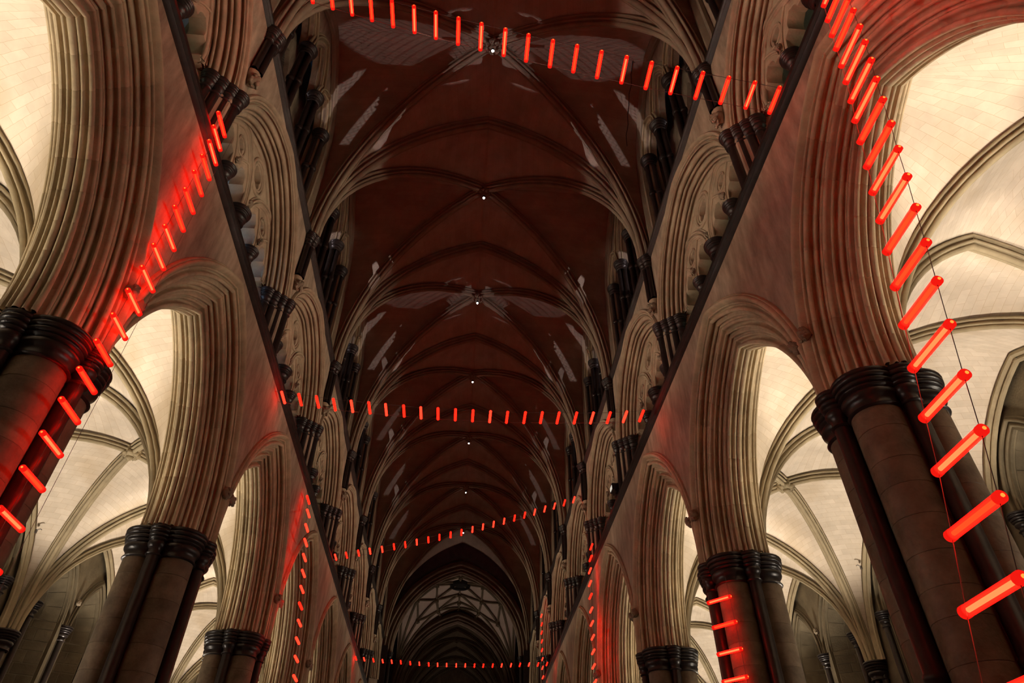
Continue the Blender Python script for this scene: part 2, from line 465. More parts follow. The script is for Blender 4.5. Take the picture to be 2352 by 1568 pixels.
def order_tree(name, prof, near):
    if not near:
        return (name, MB().grid(ARC.rows(prof, ts_full(22), 0, Z_CAP, XCW, 3.0)).mesh(name, 'arch'), [])
    kids = []
    K = 9; m = 4
    for j in range(2 * K):
        ts = [-1 + (j + i / m) / K for i in range(m + 1)]
        ts = [ts[0], ts[0] + 0.002] + ts[1:-1] + [ts[-1] - 0.002, ts[-1]]
        ins = [0.004] + [0] * (len(ts) - 2) + [0.004]
        kids.append(('voussoir', MB().grid(ARC.rows(prof, ts, 0, Z_CAP, XCW, 3.0, ins)).mesh('voussoir', 'arch'), []))
    return (name, None, kids)
def head_mesh(seed, c, r):
    mb = MB().lump(c, r, seed, 10, (1, 0.9, 1.2))
    rng = random.Random(seed)
    for q in range(9):
        a = rng.uniform(0, 2 * PI); b = rng.uniform(-1, 1)
        mb.lump((c[0] - abs(math.cos(a)) * r * .75, c[1] + math.sin(a) * r * .8, c[2] + b * r), r * rng.uniform(.25, .4), seed + q, 5)
    return mb.mesh('carved_head', 'naverib', 60)
def arch_tree(near):
    kids = [order_tree('outer_order', NAVE_OUT, near), order_tree('middle_order', NAVE_MID, near), order_tree('inner_order', INNER, near), order_tree('aisle_order', AISLE_OUT, near)]
    kids.append(('hood_mould', MB().grid(ARC.rows(HOOD, ts_full(26), 0, Z_CAP, XCW, 3.0)).mesh('hood_mould', 'arch'), []))
    for s in (-1, 1):
        kids.append(('carved_head', head_mesh(3 + s, (XW - 0.09, s * 2.84, 8.62), 0.10), []))
    return rebase(('arcade_arch', None, kids), (XCW, 0, 0))
AT = {True: arch_tree(True), False: arch_tree(False)}
for sx, rz, side in SIDES:
    for i, n in enumerate(BAYS):
        o = inst(AT[n in (-1, 0, 1)], Y0 + n * L, rz)
        tag(o, 'deeply moulded pointed stone arch, %s in the %s arcade counting from the near end' % (ordinal(i), side), 'arch', 'arcade arches of the nave')

# ------------------------------------------------------------------ piers
def cap_prof(r, out, h=0.58):
    q = [(0, 0), (.22, .015), (.32, .045), (.24, .075), (.05, .085), (.02, .16), (.06, .24), (.26, .29), (.44, .34), (.50, .40), (.44, .46), (.28, .495), (.34, .51), (.56, .53), (.64, .565), (.56, .60), (.42, .615), (.62, .63), (.78, .665), (.80, .70), (.70, .73), (.58, .745), (.80, .765), (.94, .80), (.97, .84), (.88, .87), (.78, .88), (.95, .905), (1.0, .945), (.94, .985), (.86, 1.0), (-r / out * .98, 1.0)]
    return [(r + out * a, h * b) for a, b in q]
def pier_tree():
    kids = []
    cen = [(XCW + a * .325, b * .325) for a in (-1, 1) for b in (-1, 1)]
    shafts = [(XCW + .655, 0), (XCW - .655, 0), (XCW, .655), (XCW, -.655)]
    # courses of the lobed stone core
    hs = [.42, .36, .47, .33, .40, .45]; z = 0.55; k = 0
    def lobe_outline(r):
        pts = []
        for q in range(4):
            a0 = 45 + 90 * q
            c = (.325 * math.copysign(1, math.cos(math.radians(a0))), .325 * math.copysign(1, math.sin(math.radians(a0))))
            for i in range(11):
                a = math.radians(a0 - 95 + 19 * i); pts.append((XCW + c[0] + r * math.cos(a), c[1] + r * math.sin(a)))
        return pts
    while z < 6.97:
        h = min(hs[k % 6], 6.99 - z); mb = MB()
        rows = [[(x, y, zz) for x, y in lobe_outline(r)] for r, zz in ((.323, z), (.330, z + .006), (.330, z + h - .006), (.323, z + h))]
        mb.grid(rows, cv=True)
        kids.append(('stone_course', mb.mesh('stone_course', 'pier', 28), [])); z += h; k += 1
    for x, y in shafts:
        mb = MB().lathe((x, y, 0.5), [(.115, 0), (.115, 3.2), (.132, 3.22), (.138, 3.25), (.132, 3.28), (.115, 3.30), (.113, 6.5)], 20)
        kids.append(('shaft', mb.mesh('shaft', 'purbeck'), []))
    cap = []
    for x, y in cen: cap.append(('lobe_bell', MB().lathe((x, y, 6.97), cap_prof(.33, .125), 32).mesh('lobe_bell', 'purbeck'), []))
    for x, y in shafts: cap.append(('shaft_bell', MB().lathe((x, y, 6.97), cap_prof(.115, .11), 24).mesh('shaft_bell', 'purbeck'), []))
    kids.append(('capital', MB().lathe((XCW, 0, 7.1), [(.55, 0), (.6, .4), (.62, .45), (0, .45)], 16).mesh('capital', 'purbeck'), cap))
    base = MB().lathe((XCW, 0, 0), [(1.05, 0), (1.05, .25), (.98, .30), (1.0, .36), (.92, .42), (.86, .5), (.8, .56), (0, .56)], 32)
    kids.append(('base', base.mesh('base', 'purbeck'), []))
    return rebase(('clustered_pier', None, kids), (XCW, 0, 0))
PT = pier_tree()
for sx, rz, side in SIDES:
    for i, n in enumerate(BAYS[:-1]):
        o = inst(PT, Y0 + (n + .5) * L, rz)
        tag(o, 'clustered stone pier with dark polished shafts and capital, %s along the %s arcade' % (ordinal(i), side), 'pier', 'arcade piers of the nave')

# ------------------------------------------------------------------ vault shafts on the nave walls
def vshaft_tree():
    kids = []
    for dx, dy in ((.02, 0), (.10, -.13), (.10, .13)):
        kids.append(('shaft', MB().lathe((XW + dx - .19, dy, 15.45), [(.075, 0), (.075, 1.35)], 14).mesh('shaft', 'purbeck'), []))
    mb = MB()
    for dx, dy in ((.02, 0), (.10, -.13), (.10, .13)):
        mb.lathe((XW + dx - .19, dy, 16.72), cap_prof(.075, .12, .46), 18)
    kids.append(('capital', mb.mesh('capital', 'purbeck'), []))
    mb = MB().lathe((XW - .04, 0, 15.1), [(.04, 0), (.11, .1), (.15, .22), (.165, .33), (.1, .36)], 12)
    kids.append(('corbel', mb.mesh('corbel', 'tri', 60), []))
    kids.append(('carved_head', head_mesh(21, (XW - .12, 0, 15.17), .15), []))
    return rebase(('vault_shaft', None, kids), (XW, 0, 15.0))
VT = vshaft_tree()
for sx, rz, side in SIDES:
    for i, n in enumerate(BAYS[:-1]):
        o = inst(VT, Y0 + (n + .5) * L, rz)
        tag(o, 'short dark triple vault shaft on a carved head corbel, %s along the %s wall' % (ordinal(i), side), 'shaft', 'vault shafts')

# ------------------------------------------------------------------ triforium
def trefoil(c, w, z):
    k = w / .5
    Lf = arc(c - .235 * k, z + .21 * k, .265 * k, 235, 90, 8)
    Tp = arc(c, z + .52 * k, .235 * k, 191, 90, 6)
    Tp[-1] = (c, z + .80 * k)
    half = [(c - w, z)] + [p for p in Lf if p[0] > c - w - .001 and p[1] > z + .01] + Tp[1:]
    return half + [(2 * c - y, zz) for y, zz in half[-2::-1]]
def foil(c, z, r, n=4, rot=45):
    pts = []
    for q in range(n):
        a = rot + 360 / n * q
        rr = r * (.52 if n == 4 else .36); d = r - rr
        cx, cz = c + d * math.cos(math.radians(a)), z + d * math.sin(math.radians(a))
        sp = 85
        pts += arc(cx, cz, rr, a - sp, a + sp, 8)
    return pts
def tri_tree():
    kids = []
    ENC = moulding([((0, 0), (-.13, -.03), [('r', .07), ('h', .05), ('r', .03)]), ((-.13, -.03), (-.18, -.21), [('h', .07), ('r', .11)]),
                    ((-.18, -.21), (-.29, -.25), [('h', .05), ('r', .07)]), ((-.29, -.25), (-.34, -.42), [('h', .07), ('r', .10)]),
                    ((-.34, -.42), (-.44, -.46), [('h', .05), ('r', .06)]), ((-.44, -.46), (-.50, -.62), [('h', .06), ('r', .09)])])
    hood = [(0.10, 0.0), (.095, .05), (.07, .085), (.04, .085), (.01, .06), (0, .0)]
    kids.append(('enclosing_arch', MB().grid(TRI.rows(ENC, ts_full(22), 0, Z_TS, XW)).mesh('enclosing_arch', 'tri'), []))
    kids.append(('hood_mould', MB().grid(TRI.rows(hood, ts_full(22), 0, Z_TS, XW, 3.0)).mesh('hood_mould', 'tri'), []))
    # pierced tracery slab
    xt = 5.72; zs = Z_TS + .05
    bot = []
    for c in (-1.78, -.66, .66, 1.78): bot += trefoil(c, .49, zs)
    top = [(TRI.pt(t, -.42)[0], Z_TS + TRI.pt(t, -.42)[1]) for t in ts_full(16)]
    outer = bot + [(2.42, zs)] + [q for q in top[::-1] if q[1] > zs + .02] + [(-2.42, zs)]
    q1, q2, ro = foil(-1.22, zs + .90, .20), foil(1.22, zs + .90, .20), foil(0, zs + 1.40, .32, 4, 45)
    kids.append(('tracery_slab', plate('tracery_slab', 'tri', outer, [q1, q2, ro], xt, .36, .03), []))
    # roundel with rings and backing
    def ring(c, z, r, tr, x): return [(x, c + r * math.cos(2 * PI * k / 28), z + r * math.sin(2 * PI * k / 28)) for k in range(28)]
    mb = MB(); mb.tube(ring(0, zs + 1.40, .455, 0, xt - .01), .045, 8, True); mb.tube(ring(0, zs + 1.40, .36, 0, xt), .035, 8, True)
    mb.box((xt + .37, -.42, zs + .98), (xt + .40, .42, zs + 1.84))
    kids.append(('roundel', mb.mesh('roundel', 'tri'), []))
    for c in (-1.22, 1.22):
        sub = Arch(1.13, 1.50)
        pr = moulding([((.10, -.02), (.06, .06), [('r', .06), ('h', .04)]), ((.06, .06), (-.08, .04), [('r', .07), ('h', .05), ('r', .05)]), ((-.08, .04), (-.10, -.04), [('r', .06)])])
        kids.append(('sub_arch', MB().grid(sub.rows(pr, ts_full(14), c, zs, xt)).mesh('sub_arch', 'tri'), []))
        mb = MB()
        for cc in (c - .56, c + .56):
            la = Arch(.51, .95)
            for u, rr, dx in ((.045, .032, -.01), (-.03, .026, .02)):
                mb.tube([(xt + dx, cc + la.pt(t, u)[0], zs + la.pt(t, u)[1]) for t in ts_full(9)], rr, 6)
        kids.append(('light_moulding', mb.mesh('light_moulding', 'tri'), []))
        mb = MB().tube([(xt - .005, c + .235 * math.cos(2 * PI * k / 20), zs + .90 + .235 * math.sin(2 * PI * k / 20)) for k in range(20)], .03, 6, True)
        kids.append(('quatrefoil_ring', mb.mesh('quatrefoil_ring', 'tri'), []))
    for j, (y, z) in enumerate(((-2.5, 1.0), (0.0, .62), (2.5, 1.0), (-1.22, .62), (1.22, .62))):
        if j in (1, 3, 4):
            kids.append(('carved_head', head_mesh(40 + j, (xt - .07, y, zs + z * .55), .085), []))
    for y, k in ((0, 3), (-1.22, 1), (1.22, 1)):
        offs = [(0, 0)] if k == 1 else [(-.09, 0), (.06, .1), (.06, -.1)]
        for dx, dy in offs:
            kids.append(('shaft', MB().lathe((xt + .08 + dx, y + dy, Z_TRI), [(.08, 0), (.08, 1.6)], 14).mesh('shaft', 'purbeck'), []))
        kids.append(('capital', MB().lathe((xt + .08, y, 14.06), cap_prof(.10 if k == 1 else .17, .13, .45), 22).mesh('capital', 'purbeck'), []))
    return rebase(('triforium_arcade', None, kids), (XW, 0, Z_TRI))
TT = tri_tree()
def cluster_tree():
    kids = []
    # shafts stepping back into the wall on both sides of the pier line
    for q in range(4):
        for s in ((1,) if q == 0 else (-1, 1)):
            x = XW - .03 + .155 * q; y = s * .135 * q
            kids.append(('shaft', MB().lathe((x, y, Z_TRI), [(.10, 0), (.10, 1.5)], 14).mesh('shaft', 'purbeck'), []))
            kids.append(('capital', MB().lathe((x, y, 13.98), cap_prof(.10, .105, .49), 18).mesh('capital', 'purbeck'), []))
    return rebase(('shaft_cluster', None, kids), (XW, 0, Z_TRI))
KT = cluster_tree()
for sx, rz, side in SIDES:
    for i, n in enumerate(BAYS[:-1]):
        tag(inst(KT, Y0 + (n + .5) * L, rz), 'cluster of dark marble shafts between triforium arches, %s along the %s wall' % (ordinal(i), side), 'shaft', 'triforium shaft clusters')
for sx, rz, side in SIDES:
    for i, n in enumerate(BAYS):
        o = inst(TT, Y0 + n * L, rz)
        tag(o, 'broad triforium arch with pierced quatrefoil tracery, %s along the %s wall' % (ordinal(i), side), 'arcade', 'triforium arcades')

# ------------------------------------------------------------------ clerestory: inner stepped arcade, passage, windows
ZCS = 21.25
def cler_tree():
    kids = []
    x0 = 5.40
    C1, S1 = Arch(.66, 1.75), Arch(.56, 1.05)
    hole = [(-2.0, Z_CLE + .05)]
    for yc, a in ((-1.44, S1), (0, C1), (1.44, S1)):
        hole += [(yc + a.pt(t)[0], ZCS + a.pt(t)[1]) for t in ts_full(10)]
    hole += [(2.0, Z_CLE + .05)]
    outer = [(-3.0, Z_CLE), (3.0, Z_CLE), (3.0, 24.55), (-3.0, 24.55)]
    kids.append(('wall_slab', plate('wall_slab', 'wall', outer, [hole], x0, .35, 0), []))
    pr = moulding([((.34, 0), (.26, .10), [('r', .07), ('h', .05)]), ((.26, .10), (.14, .05), [('r', .06), ('h', .05)]), ((.14, .05), (0, -.16), [('r', .08), ('h', .06), ('r', .08)])])
    for yc, a in ((-1.44, S1), (0, C1), (1.44, S1)):
        kids.append(('stepped_arch', MB().grid(a.rows(pr, ts_full(12), yc, ZCS, x0)).mesh('stepped_arch', 'rib'), []))
    for y in (-2.08, -.76, .76, 2.08):
        for dx, dy in ((-.06, 0), (.13, .07), (.13, -.07)):
            kids.append(('shaft', MB().lathe((x0 + .02 + dx, y + dy, Z_CLE), [(.085, 0), (.085, 2.1), (.12, 2.13), (.125, 2.18), (.12, 2.23), (.085, 2.26), (.083, 3.75)], 14).mesh('shaft', 'purbeck'), []))
        kids.append(('capital', MB().lathe((x0 + .06, y, 20.82), cap_prof(.17, .12, .45), 20).mesh('capital', 'purbeck'), []))
    return rebase(('clerestory_arcade', None, kids), (x0, 0, Z_CLE))
CT = cler_tree()
def lattice(mb, yc, s, z0, z1, x, step=.16, w=.011, arch=None, zs=0):
    def inside(y, z):
        if abs(y - yc) > s or z < z0 or z > z1: return False
        if arch and z > zs: return abs(y - yc) < s and z - zs < arch.zat(y - yc)
        return True
    H = z1 - z0
    for sg in (-1, 1):
        c = -2 * s
        k = int((2 * s + H) / (step * 1.5)) + 2
        for i in range(-k, k + 1):
            pts = []
            for q in range(61):
                y = yc - s + 2 * s * q / 60
                z = z0 + sg * (y - yc) * 1.35 + i * step * 1.5 + H / 2
                if inside(y, z): pts.append((y, z))
            if len(pts) > 1:
                (ya, za), (yb_, zb) = pts[0], pts[-1]
                mb.grid([[(x, ya, za - w), (x, ya, za + w)], [(x, yb_, zb - w), (x, yb_, zb + w)]])
def clerwin_tree():
    x1 = 6.45
    specs = [(-1.44, .46, .85, 20.9), (0, .58, 1.3, 21.4), (1.44, .46, .85, 20.9)]
    holes = [lancet_outline(yc, s, h, 17.5, zs, 8) for yc, s, h, zs in specs]
    kids = [('window_wall', plate('window_wall', 'wall', [(-3.0, Z_CLE), (3.0, Z_CLE), (3.0, 24.9), (-3.0, 24.9)], holes, x1, .3), [])]
    for (yc, s, h, zs), ho in zip(specs, holes):
        lat = MB(); lattice(lat, yc, s, 17.5, zs + h, x1 + .14, .085, .0075, Arch(s, h), zs)
        kids.append(('pane', MB().fan([(x1 + .15, y, z) for y, z in ho]).mesh('pane', 'glass'), [('lead_lattice', lat.mesh('lead_lattice', 'lead'), [], {'kind': 'stuff'})]))
    return rebase(('window', None, kids), (x1, 0, Z_CLE))
CW = clerwin_tree()
WIN = [0]
for sx, rz, side in SIDES:
    for i, n in enumerate(BAYS):
        o = inst(CT, Y0 + n * L, rz)
        tag(o, 'stepped triple clerestory arcade on dark slender shafts, %s along the %s wall' % (ordinal(i), side), 'arcade', 'clerestory arcades')
        o = inst(CW, Y0 + n * L, rz); WIN[0] += 1
        o.name = 'window_%d' % WIN[0]
        tag(o, 'three leaded clerestory lancets behind the %s stepped arcade of the %s wall' % (ordinal(i), side), kind='structure')
# ------------------------------------------------------------------ vaults
def curve_x(s, h):
    if h >= s * 1.001:
        r = (s * s + h * h) / (2 * s)
        return lambda z: r - math.sqrt(max(0, r * r - z * z))
    return lambda z: s * (1 - math.sqrt(max(0, 1 - (z / h) ** 2)))
def zsteps(h, n): return [h * math.sin(PI / 2 * i / n) for i in range(n + 1)]
RIBP = moulding([((-.19, -.02), (-.16, .12), [('r', .07), ('h', .06)]), ((-.16, .12), (-.075, .20), [('r', .07), ('h', .045)]), ((-.075, .20), (.075, .20), [('r', .15)]),
                 ((.075, .20), (.16, .12), [('h', .045), ('r', .07)]), ((.16, .12), (.19, -.02), [('h', .06), ('r', .07)])])
# profile normals here face away from the web: flip so that rolls bulge outwards
def rib_profile(k):
    seg = [((.19, -.02), (.16, .12), [('r', .07), ('h', .06)]), ((.16, .12), (.075, .20), [('r', .07), ('h', .045)]), ((.075, .20), (-.075, .20), [('r', .15)]),
           ((-.075, .20), (-.16, .12), [('h', .045), ('r', .07)]), ((-.16, .12), (-.19, -.02), [('h', .06), ('r', .07)])]
    pts = []
    for p0, p1, el in seg:
        du, dv = p1[0] - p0[0], p1[1] - p0[1]; ln = math.hypot(du, dv); du /= ln; dv /= ln
        nu, nv = dv, -du; tot = sum(w for _, w in el); q = 0; kk = ln / tot
        for kind, w in el:
            w *= kk
            for i in range(7):
                ph = PI * i / 6
                x = q + w * (1 - math.cos(ph)) / 2; a = {'r': .46, 'h': -.85}[kind] * w * math.sin(ph)
                pts.append((p0[0] + du * x + nu * a, p0[1] + dv * x + nv * a))
            q += w
    return [(a * k, b * k) for a, b in pts]
def sweep_rib(mb, pts, prof):
    """pts run from springing to crown in a vertical plane"""
    pts = [Vector(p) for p in pts]; P = []
    hv = Vector((pts[-1].x - pts[0].x, pts[-1].y - pts[0].y, 0)).normalized()
    lat = Vector((-hv.y, hv.x, 0))
    for i in range(len(pts)):
        t = (pts[min(i + 1, len(pts) - 1)] - pts[max(i - 1, 0)]).normalized()
        inn = t.cross(lat)
        if inn.dot(hv) < 0 and inn.z > 0: inn = -inn
        if inn.z > 0: inn = -inn
        P.append([tuple(pts[i] + lat * a + inn * b) for a, b in prof])
    mb.grid(P)
def web(mb, A, Bc, m, bulge):
    """ruled web between two rib curves A and Bc (same number of points)"""
    P = []; UV = []
    va = 0.0
    for i in range(len(A)):
        a = Vector(A[i]); b = Vector(Bc[i])
        if i: va += ((a - Vector(A[i - 1])).length + (b - Vector(Bc[i - 1])).length) / 2
        row = []; uvr = []
        for j in range(m + 1):
            t = j / m; p = a.lerp(b, t)
            p.z += bulge * math.sin(PI * t) * min(1, (b - a).length / 3)
            row.append(tuple(p)); uvr.append(((b - a).length * t, va))
        P.append(row); UV.append(uvr)
    mb.grid(P, uv=UV)

def vault_parts(x0, x1, hl, zs, h, wall_l, wall_r, rp, webmat, ribmat, nz=16, transverse_from=None):
    """one quadripartite bay centred on y=0, from x0 to x1, half length hl; wall_l / wall_r: Arch + stilt of the wall ribs.
    returns dict of meshes"""
    xm = (x0 + x1) / 2; hw = (x1 - x0) / 2
    zz = zsteps(h, nz)
    fT = curve_x(hw, h); dl = math.hypot(hw, hl); fD = curve_x(dl, h)
    def D(sx, sy):
        return [(xm + sx * (hw - hw * fD(z) / dl), sy * (hl - hl * fD(z) / dl), zs + z) for z in zz]
    def Tr(sx, sy): return [(xm + sx * (hw - fT(z)), sy * hl, zs + z) for z in zz]
    def W(sx, sy):
        a, st, x = wall_r if sx > 0 else wall_l
        out = []
        for z in zz:
            q = (z - st) / (h - st) * a.h
            if q <= 0: y = a.s
            else:
                R2 = a.r ** 2 - (q + a.d) ** 2
                y = a.xc + math.sqrt(max(0, R2))
            out.append((x, sy * max(0, min(hl, y)), zs + z))
        return out
    R = {'web': [], 'diagonal_rib': [], 'wall_rib': []}
    for sy in (-1, 1):
        mb = MB()
        for sx in (-1, 1): web(mb, D(sx, sy), Tr(sx, sy), 8, .16)
        R['web'].append(mb.mesh('web', webmat, 60))
    for sx in (-1, 1):
        mb = MB()
        for sy in (-1, 1): web(mb, D(sx, sy), W(sx, sy), 8, .12)
        R['web'].append(mb.mesh('web', webmat, 60))
        for sy in (-1, 1):
            mb = MB(); sweep_rib(mb, D(sx, sy), rib_profile(rp)); R['diagonal_rib'].append(mb.mesh('diagonal_rib', ribmat))
    for sx in (-1, 1):
        if (wall_r if sx > 0 else wall_l)[0].h < 0: continue
        mb = MB()
        for sy in (-1, 1):
            a, st, x = wall_r if sx > 0 else wall_l
            pts = W(sx, sy)
            P = []
            for i in range(len(pts)):
                t = Vector(pts[min(i + 1, len(pts) - 1)]) - Vector(pts[max(i - 1, 0)]); t.normalize()
                inn = Vector((0, -t.z, t.y)) if sy > 0 else Vector((0, t.z, -t.y))
                if inn.z > 0: inn = -inn
                P.append([tuple(Vector(pts[i]) + inn * (b * rp) + Vector((-sx * q * rp, 0, 0))) for q, b in ((0, .34), (.10, .33), (.13, .28), (.10, .22), (.08, .20), (.14, .17), (.2, .12), (.19, .05), (.14, 0))])
            mb.grid(P)
        R['wall_rib'].append(mb.mesh('wall_rib', ribmat))
    mb = MB()
    for sx in (-1, 1): sweep_rib(mb, Tr(sx, 1), rib_profile(rp * 1.12))
    R['transverse_rib'] = mb.mesh('transverse_rib', ribmat)
    return R

def boss_mesh(c, r, mat, seed=5, leaves=7):
    mb = MB().lathe((c[0], c[1], c[2] - .14 * r / .25), [(0, -.10), (r * .5, -.09), (r * .85, -.02), (r, .08), (r * .95, .2), (r * .8, .3)], 14)
    for k in range(leaves):
        a = 2 * PI * k / leaves
        mb.lump((c[0] + r * .72 * math.cos(a), c[1] + r * .72 * math.sin(a), c[2] - .17 * r / .25), r * .36, seed + k, 5)
    mb.lump((c[0], c[1], c[2] - .26 * r / .25), r * .4, seed, 6)
    return mb.mesh('boss', mat, 60)

# nave vault
NV = vault_parts(-5.12, 5.12, 3.0, Z_CLE + .05, Z_CROWN - Z_CLE - .05, (Arch(2.75, 4.0), 3.1, -5.38), (Arch(2.75, 4.0), 3.1, 5.38), 1.0, 'navweb', 'naverib', 20)
BOSS = boss_mesh((0, 0, Z_CROWN - .14), .26, 'naverib')
ceil = tag(node('ceiling', None, None, (0, 0, 0)), 'ribbed quadripartite stone vault over the nave, dim red glow', kind='structure')
for i, n in enumerate(BAYS):
    y = Y0 + n * L
    for me in NV['web']: node('web', me, ceil, (0, y, 0))
    for me in NV['diagonal_rib']: node('diagonal_rib', me, ceil, (0, y, 0))
    for me in NV['wall_rib']: node('wall_rib', me, ceil, (0, y, 0))
    if n < 6: node('transverse_rib', NV['transverse_rib'], ceil, (0, y, 0))
    node('boss', BOSS, ceil, (0, y, 0))

crk = [(4.84, 10.71, 24.36), (4.84, 11.09, 24.16), (4.9, 11.38, 23.97), (4.85, 11.62, 23.8), (4.87, 11.89, 23.55), (4.85, 12.12, 23.3), (4.89, 12.34, 23.02), (4.83, 12.56, 22.67), (4.86, 12.75, 22.29)]
node('crack', MB().tube([(x, y, z - .01) for x, y, z in crk], .012, 4).mesh('crack', 'iron'), ceil)

# aisle vaults (right-hand template, turned for the left)
AX0, AX1 = 6.38, 11.82
AV = vault_parts(AX0, AX1, 3.0, Z_CAP, 3.92, (Arch(2.47, 3.92), 0, 6.38), (Arch(2.86, 3.92), 0, 12.0), .72, 'web', 'rib', 16)
ABOSS = boss_mesh(((AX0 + AX1) / 2, 0, Z_CAP + 3.90), .23, 'rib', 11)
for sx, rz, side in SIDES:
    c = tag(node('ceiling_aisle_' + side, None, None, (0, 0, 0)), 'brightly lit cream ribbed vault over the %s aisle' % side, kind='structure')
    for n in BAYS:
        y = Y0 + n * L
        for me in AV['web']: node('web', me, c, (0, y, 0), rz)
        for me in AV['diagonal_rib']: node('diagonal_rib', me, c, (0, y, 0), rz)
        node('wall_rib', AV['wall_rib'][1], c, (0, y, 0), rz)
        if n < 6: node('transverse_rib', AV['transverse_rib'], c, (0, y if rz == 0 else y + L, 0), rz)
        node('boss', ABOSS, c, (0, y, 0), rz)

# ------------------------------------------------------------------ aisle walls, wall shafts and lancet windows
LAN = Arch(.80, 1.55); Z_LS = 8.65; XA = 12.1
def awall_mesh():
    holes = [lancet_outline(yc, .80, 1.55, 3.6, Z_LS, 12) for yc in (-1.13, 1.13)]
    return plate('wall_slab', 'aislewall', [(-3.0, 0), (3.0, 0), (3.0, 12.0), (-3.0, 12.0)], holes, XA, .12)
AWALL = awall_mesh()
for sx, rz, side in SIDES:
    c = tag(node('wall_aisle_' + side, None, None, (0, 0, 0)), 'dim brown ashlar outer wall of the %s aisle' % side, kind='structure')
    for n in BAYS: node('wall_slab', AWALL, c, (0, Y0 + n * L, 0), rz)

def awin_tree(blocks):
    kids = []
    pr = moulding([((.30, 0), (.24, .08), [('r', .06), ('h', .05)]), ((.24, .08), (.12, .03), [('r', .06), ('h', .05)]), ((.12, .03), (0, -.12), [('r', .07), ('h', .05), ('r', .06)])])
    for yc in (-1.13, 1.13):
        kids.append(('arch_moulding', MB().grid(LAN.rows(pr, ts_full(14), yc, Z_LS, XA, 3)).mesh('arch_moulding', 'aislewall'), []))
        A = lancet_outline(yc, .80, 1.55, 3.6, Z_LS, 12); Bq = lancet_outline(yc, .46, 1.15, 4.6, Z_LS + .1, 12)
        rows = [[(XA + .1 + (.95) * k, a[0] + (b[0] - a[0]) * k, a[1] + (b[1] - a[1]) * k) for a, b in zip(A, Bq)] for k in (0, .25, .5, .75, 1)]
        mb = MB().grid(rows); mb.grid([[rows[0][0], rows[-1][0]], [rows[0][-1], rows[-1][-1]]])
        sp = []
        if blocks:
            rng = random.Random(7)
            for s in (-1, 1):
                z = 4.75; row = 0
                while z < Z_LS - .05:
                    h = rng.choice((.27, .31, .35)); h = min(h, Z_LS + .02 - z)
                    cuts = [0, .42, 1] if row % 2 else [0, .62, 1]
                    for k0, k1 in zip(cuts[:-1], cuts[1:]):
                        b = MB(); g = .008; pr_ = .012
                        def P(k, zz, d): return (XA + .1 + .95 * k, yc + s * (.80 + (.46 - .80) * k) - s * d, zz)
                        k0_, k1_ = k0 + .008, k1 - .008
                        o_ = [P(k0_, z + g, 0), P(k1_, z + g, 0), P(k1_, z + h - g, 0), P(k0_, z + h - g, 0)]
                        i_ = [P(k0_ + .01, z + g + .008, pr_), P(k1_ - .01, z + g + .008, pr_), P(k1_ - .01, z + h - g - .008, pr_), P(k0_ + .01, z + h - g - .008, pr_)]
                        b.grid([o_, i_], cv=True); b.fan(i_)
                        sp.append(('stone_block', b.mesh('stone_block', 'aislewall', 20), []))
                    z += h; row += 1
            hd = [t_ for t_ in range(1, 2 * 12 + 2)]
            for j in range(1, 25, 3):
                for k0, k1 in ((0, .5), (.5, 1)):
                    b = MB(); cen = (yc, Z_LS + .2); P_ = []
                    for jj in range(j, j + 4):
                        for_k = []
                        for k in (k0 + .01, k1 - .01):
                            f_ = jj + (.04 if jj == j else (-.04 if jj == j + 3 else 0)); i0 = min(int(f_), len(A) - 2); fr = f_ - i0
                            a_ = [A[i0][q] + (A[i0 + 1][q] - A[i0][q]) * fr for q in (0, 1)]; b_ = [Bq[i0][q] + (Bq[i0 + 1][q] - Bq[i0][q]) * fr for q in (0, 1)]
                            y_ = a_[0] + (b_[0] - a_[0]) * k; z_ = a_[1] + (b_[1] - a_[1]) * k
                            d_ = Vector((cen[0] - y_, cen[1] - z_)).normalized() * .012
                            for_k.append((XA + .1 + .95 * k, y_ + d_.x, z_ + d_.y))
                        P_.append(for_k)
                    b.grid(P_); sp.append(('stone_block', b.mesh('stone_block', 'aislewall', 30), []))
        kids.append(('splay', mb.mesh('splay', 'joint' if blocks else 'aislewall', 50), sp))
        pane = MB().fan([(XA + 1.06, y, z) for y, z in Bq])
        lat = MB(); lattice(lat, yc, .46, 4.6, Z_LS + 1.25, XA + 1.045, .14, .012, Arch(.46, 1.15), Z_LS + .1)
        kids.append(('pane', pane.mesh('pane', 'glass'), [('lead_lattice', lat.mesh('lead_lattice', 'lead'), [], {'kind': 'stuff'})]))
    for y in (-2.12, 0, 2.12):
        kids.append(('shaft', MB().lathe((XA - .06, y, 3.4), [(.085, 0), (.085, 4.9)], 14).mesh('shaft', 'purbeck'), []))
        if y == 0 or True:
            kids.append(('shaft', MB().lathe((XA + .07, y + (.12 if y <= 0 else -.12), 3.4), [(.075, 0), (.075, 4.9)], 12).mesh('shaft', 'purbeck'), []))
        kids.append(('capital', MB().lathe((XA - .04, y, 8.22), cap_prof(.10, .13, .43), 20).mesh('capital', 'purbeck'), []))
    kids.append(('carved_head', head_mesh(60, (XA - .10, 0, Z_LS + .75), .085), []))
    return rebase(('window', None, kids), (XA, 0, 3.4))
AW = {True: awin_tree(True), False: awin_tree(False)}
def wshaft_tree():
    x = 11.86; kids = []
    for dx, dy in ((-.06, 0), (.08, .13), (.08, -.13)):
        kids.append(('shaft', MB().lathe((x + dx, dy, 0), [(.09, 0), (.09, 7.2)], 14).mesh('shaft', 'purbeck'), []))
    kids.append(('capital', MB().lathe((x + .02, 0, 7.05), cap_prof(.20, .13, .5), 24).mesh('capital', 'purbeck'), []))
    return rebase(('wall_shaft', None, kids), (x, 0, 0))
WS = wshaft_tree()
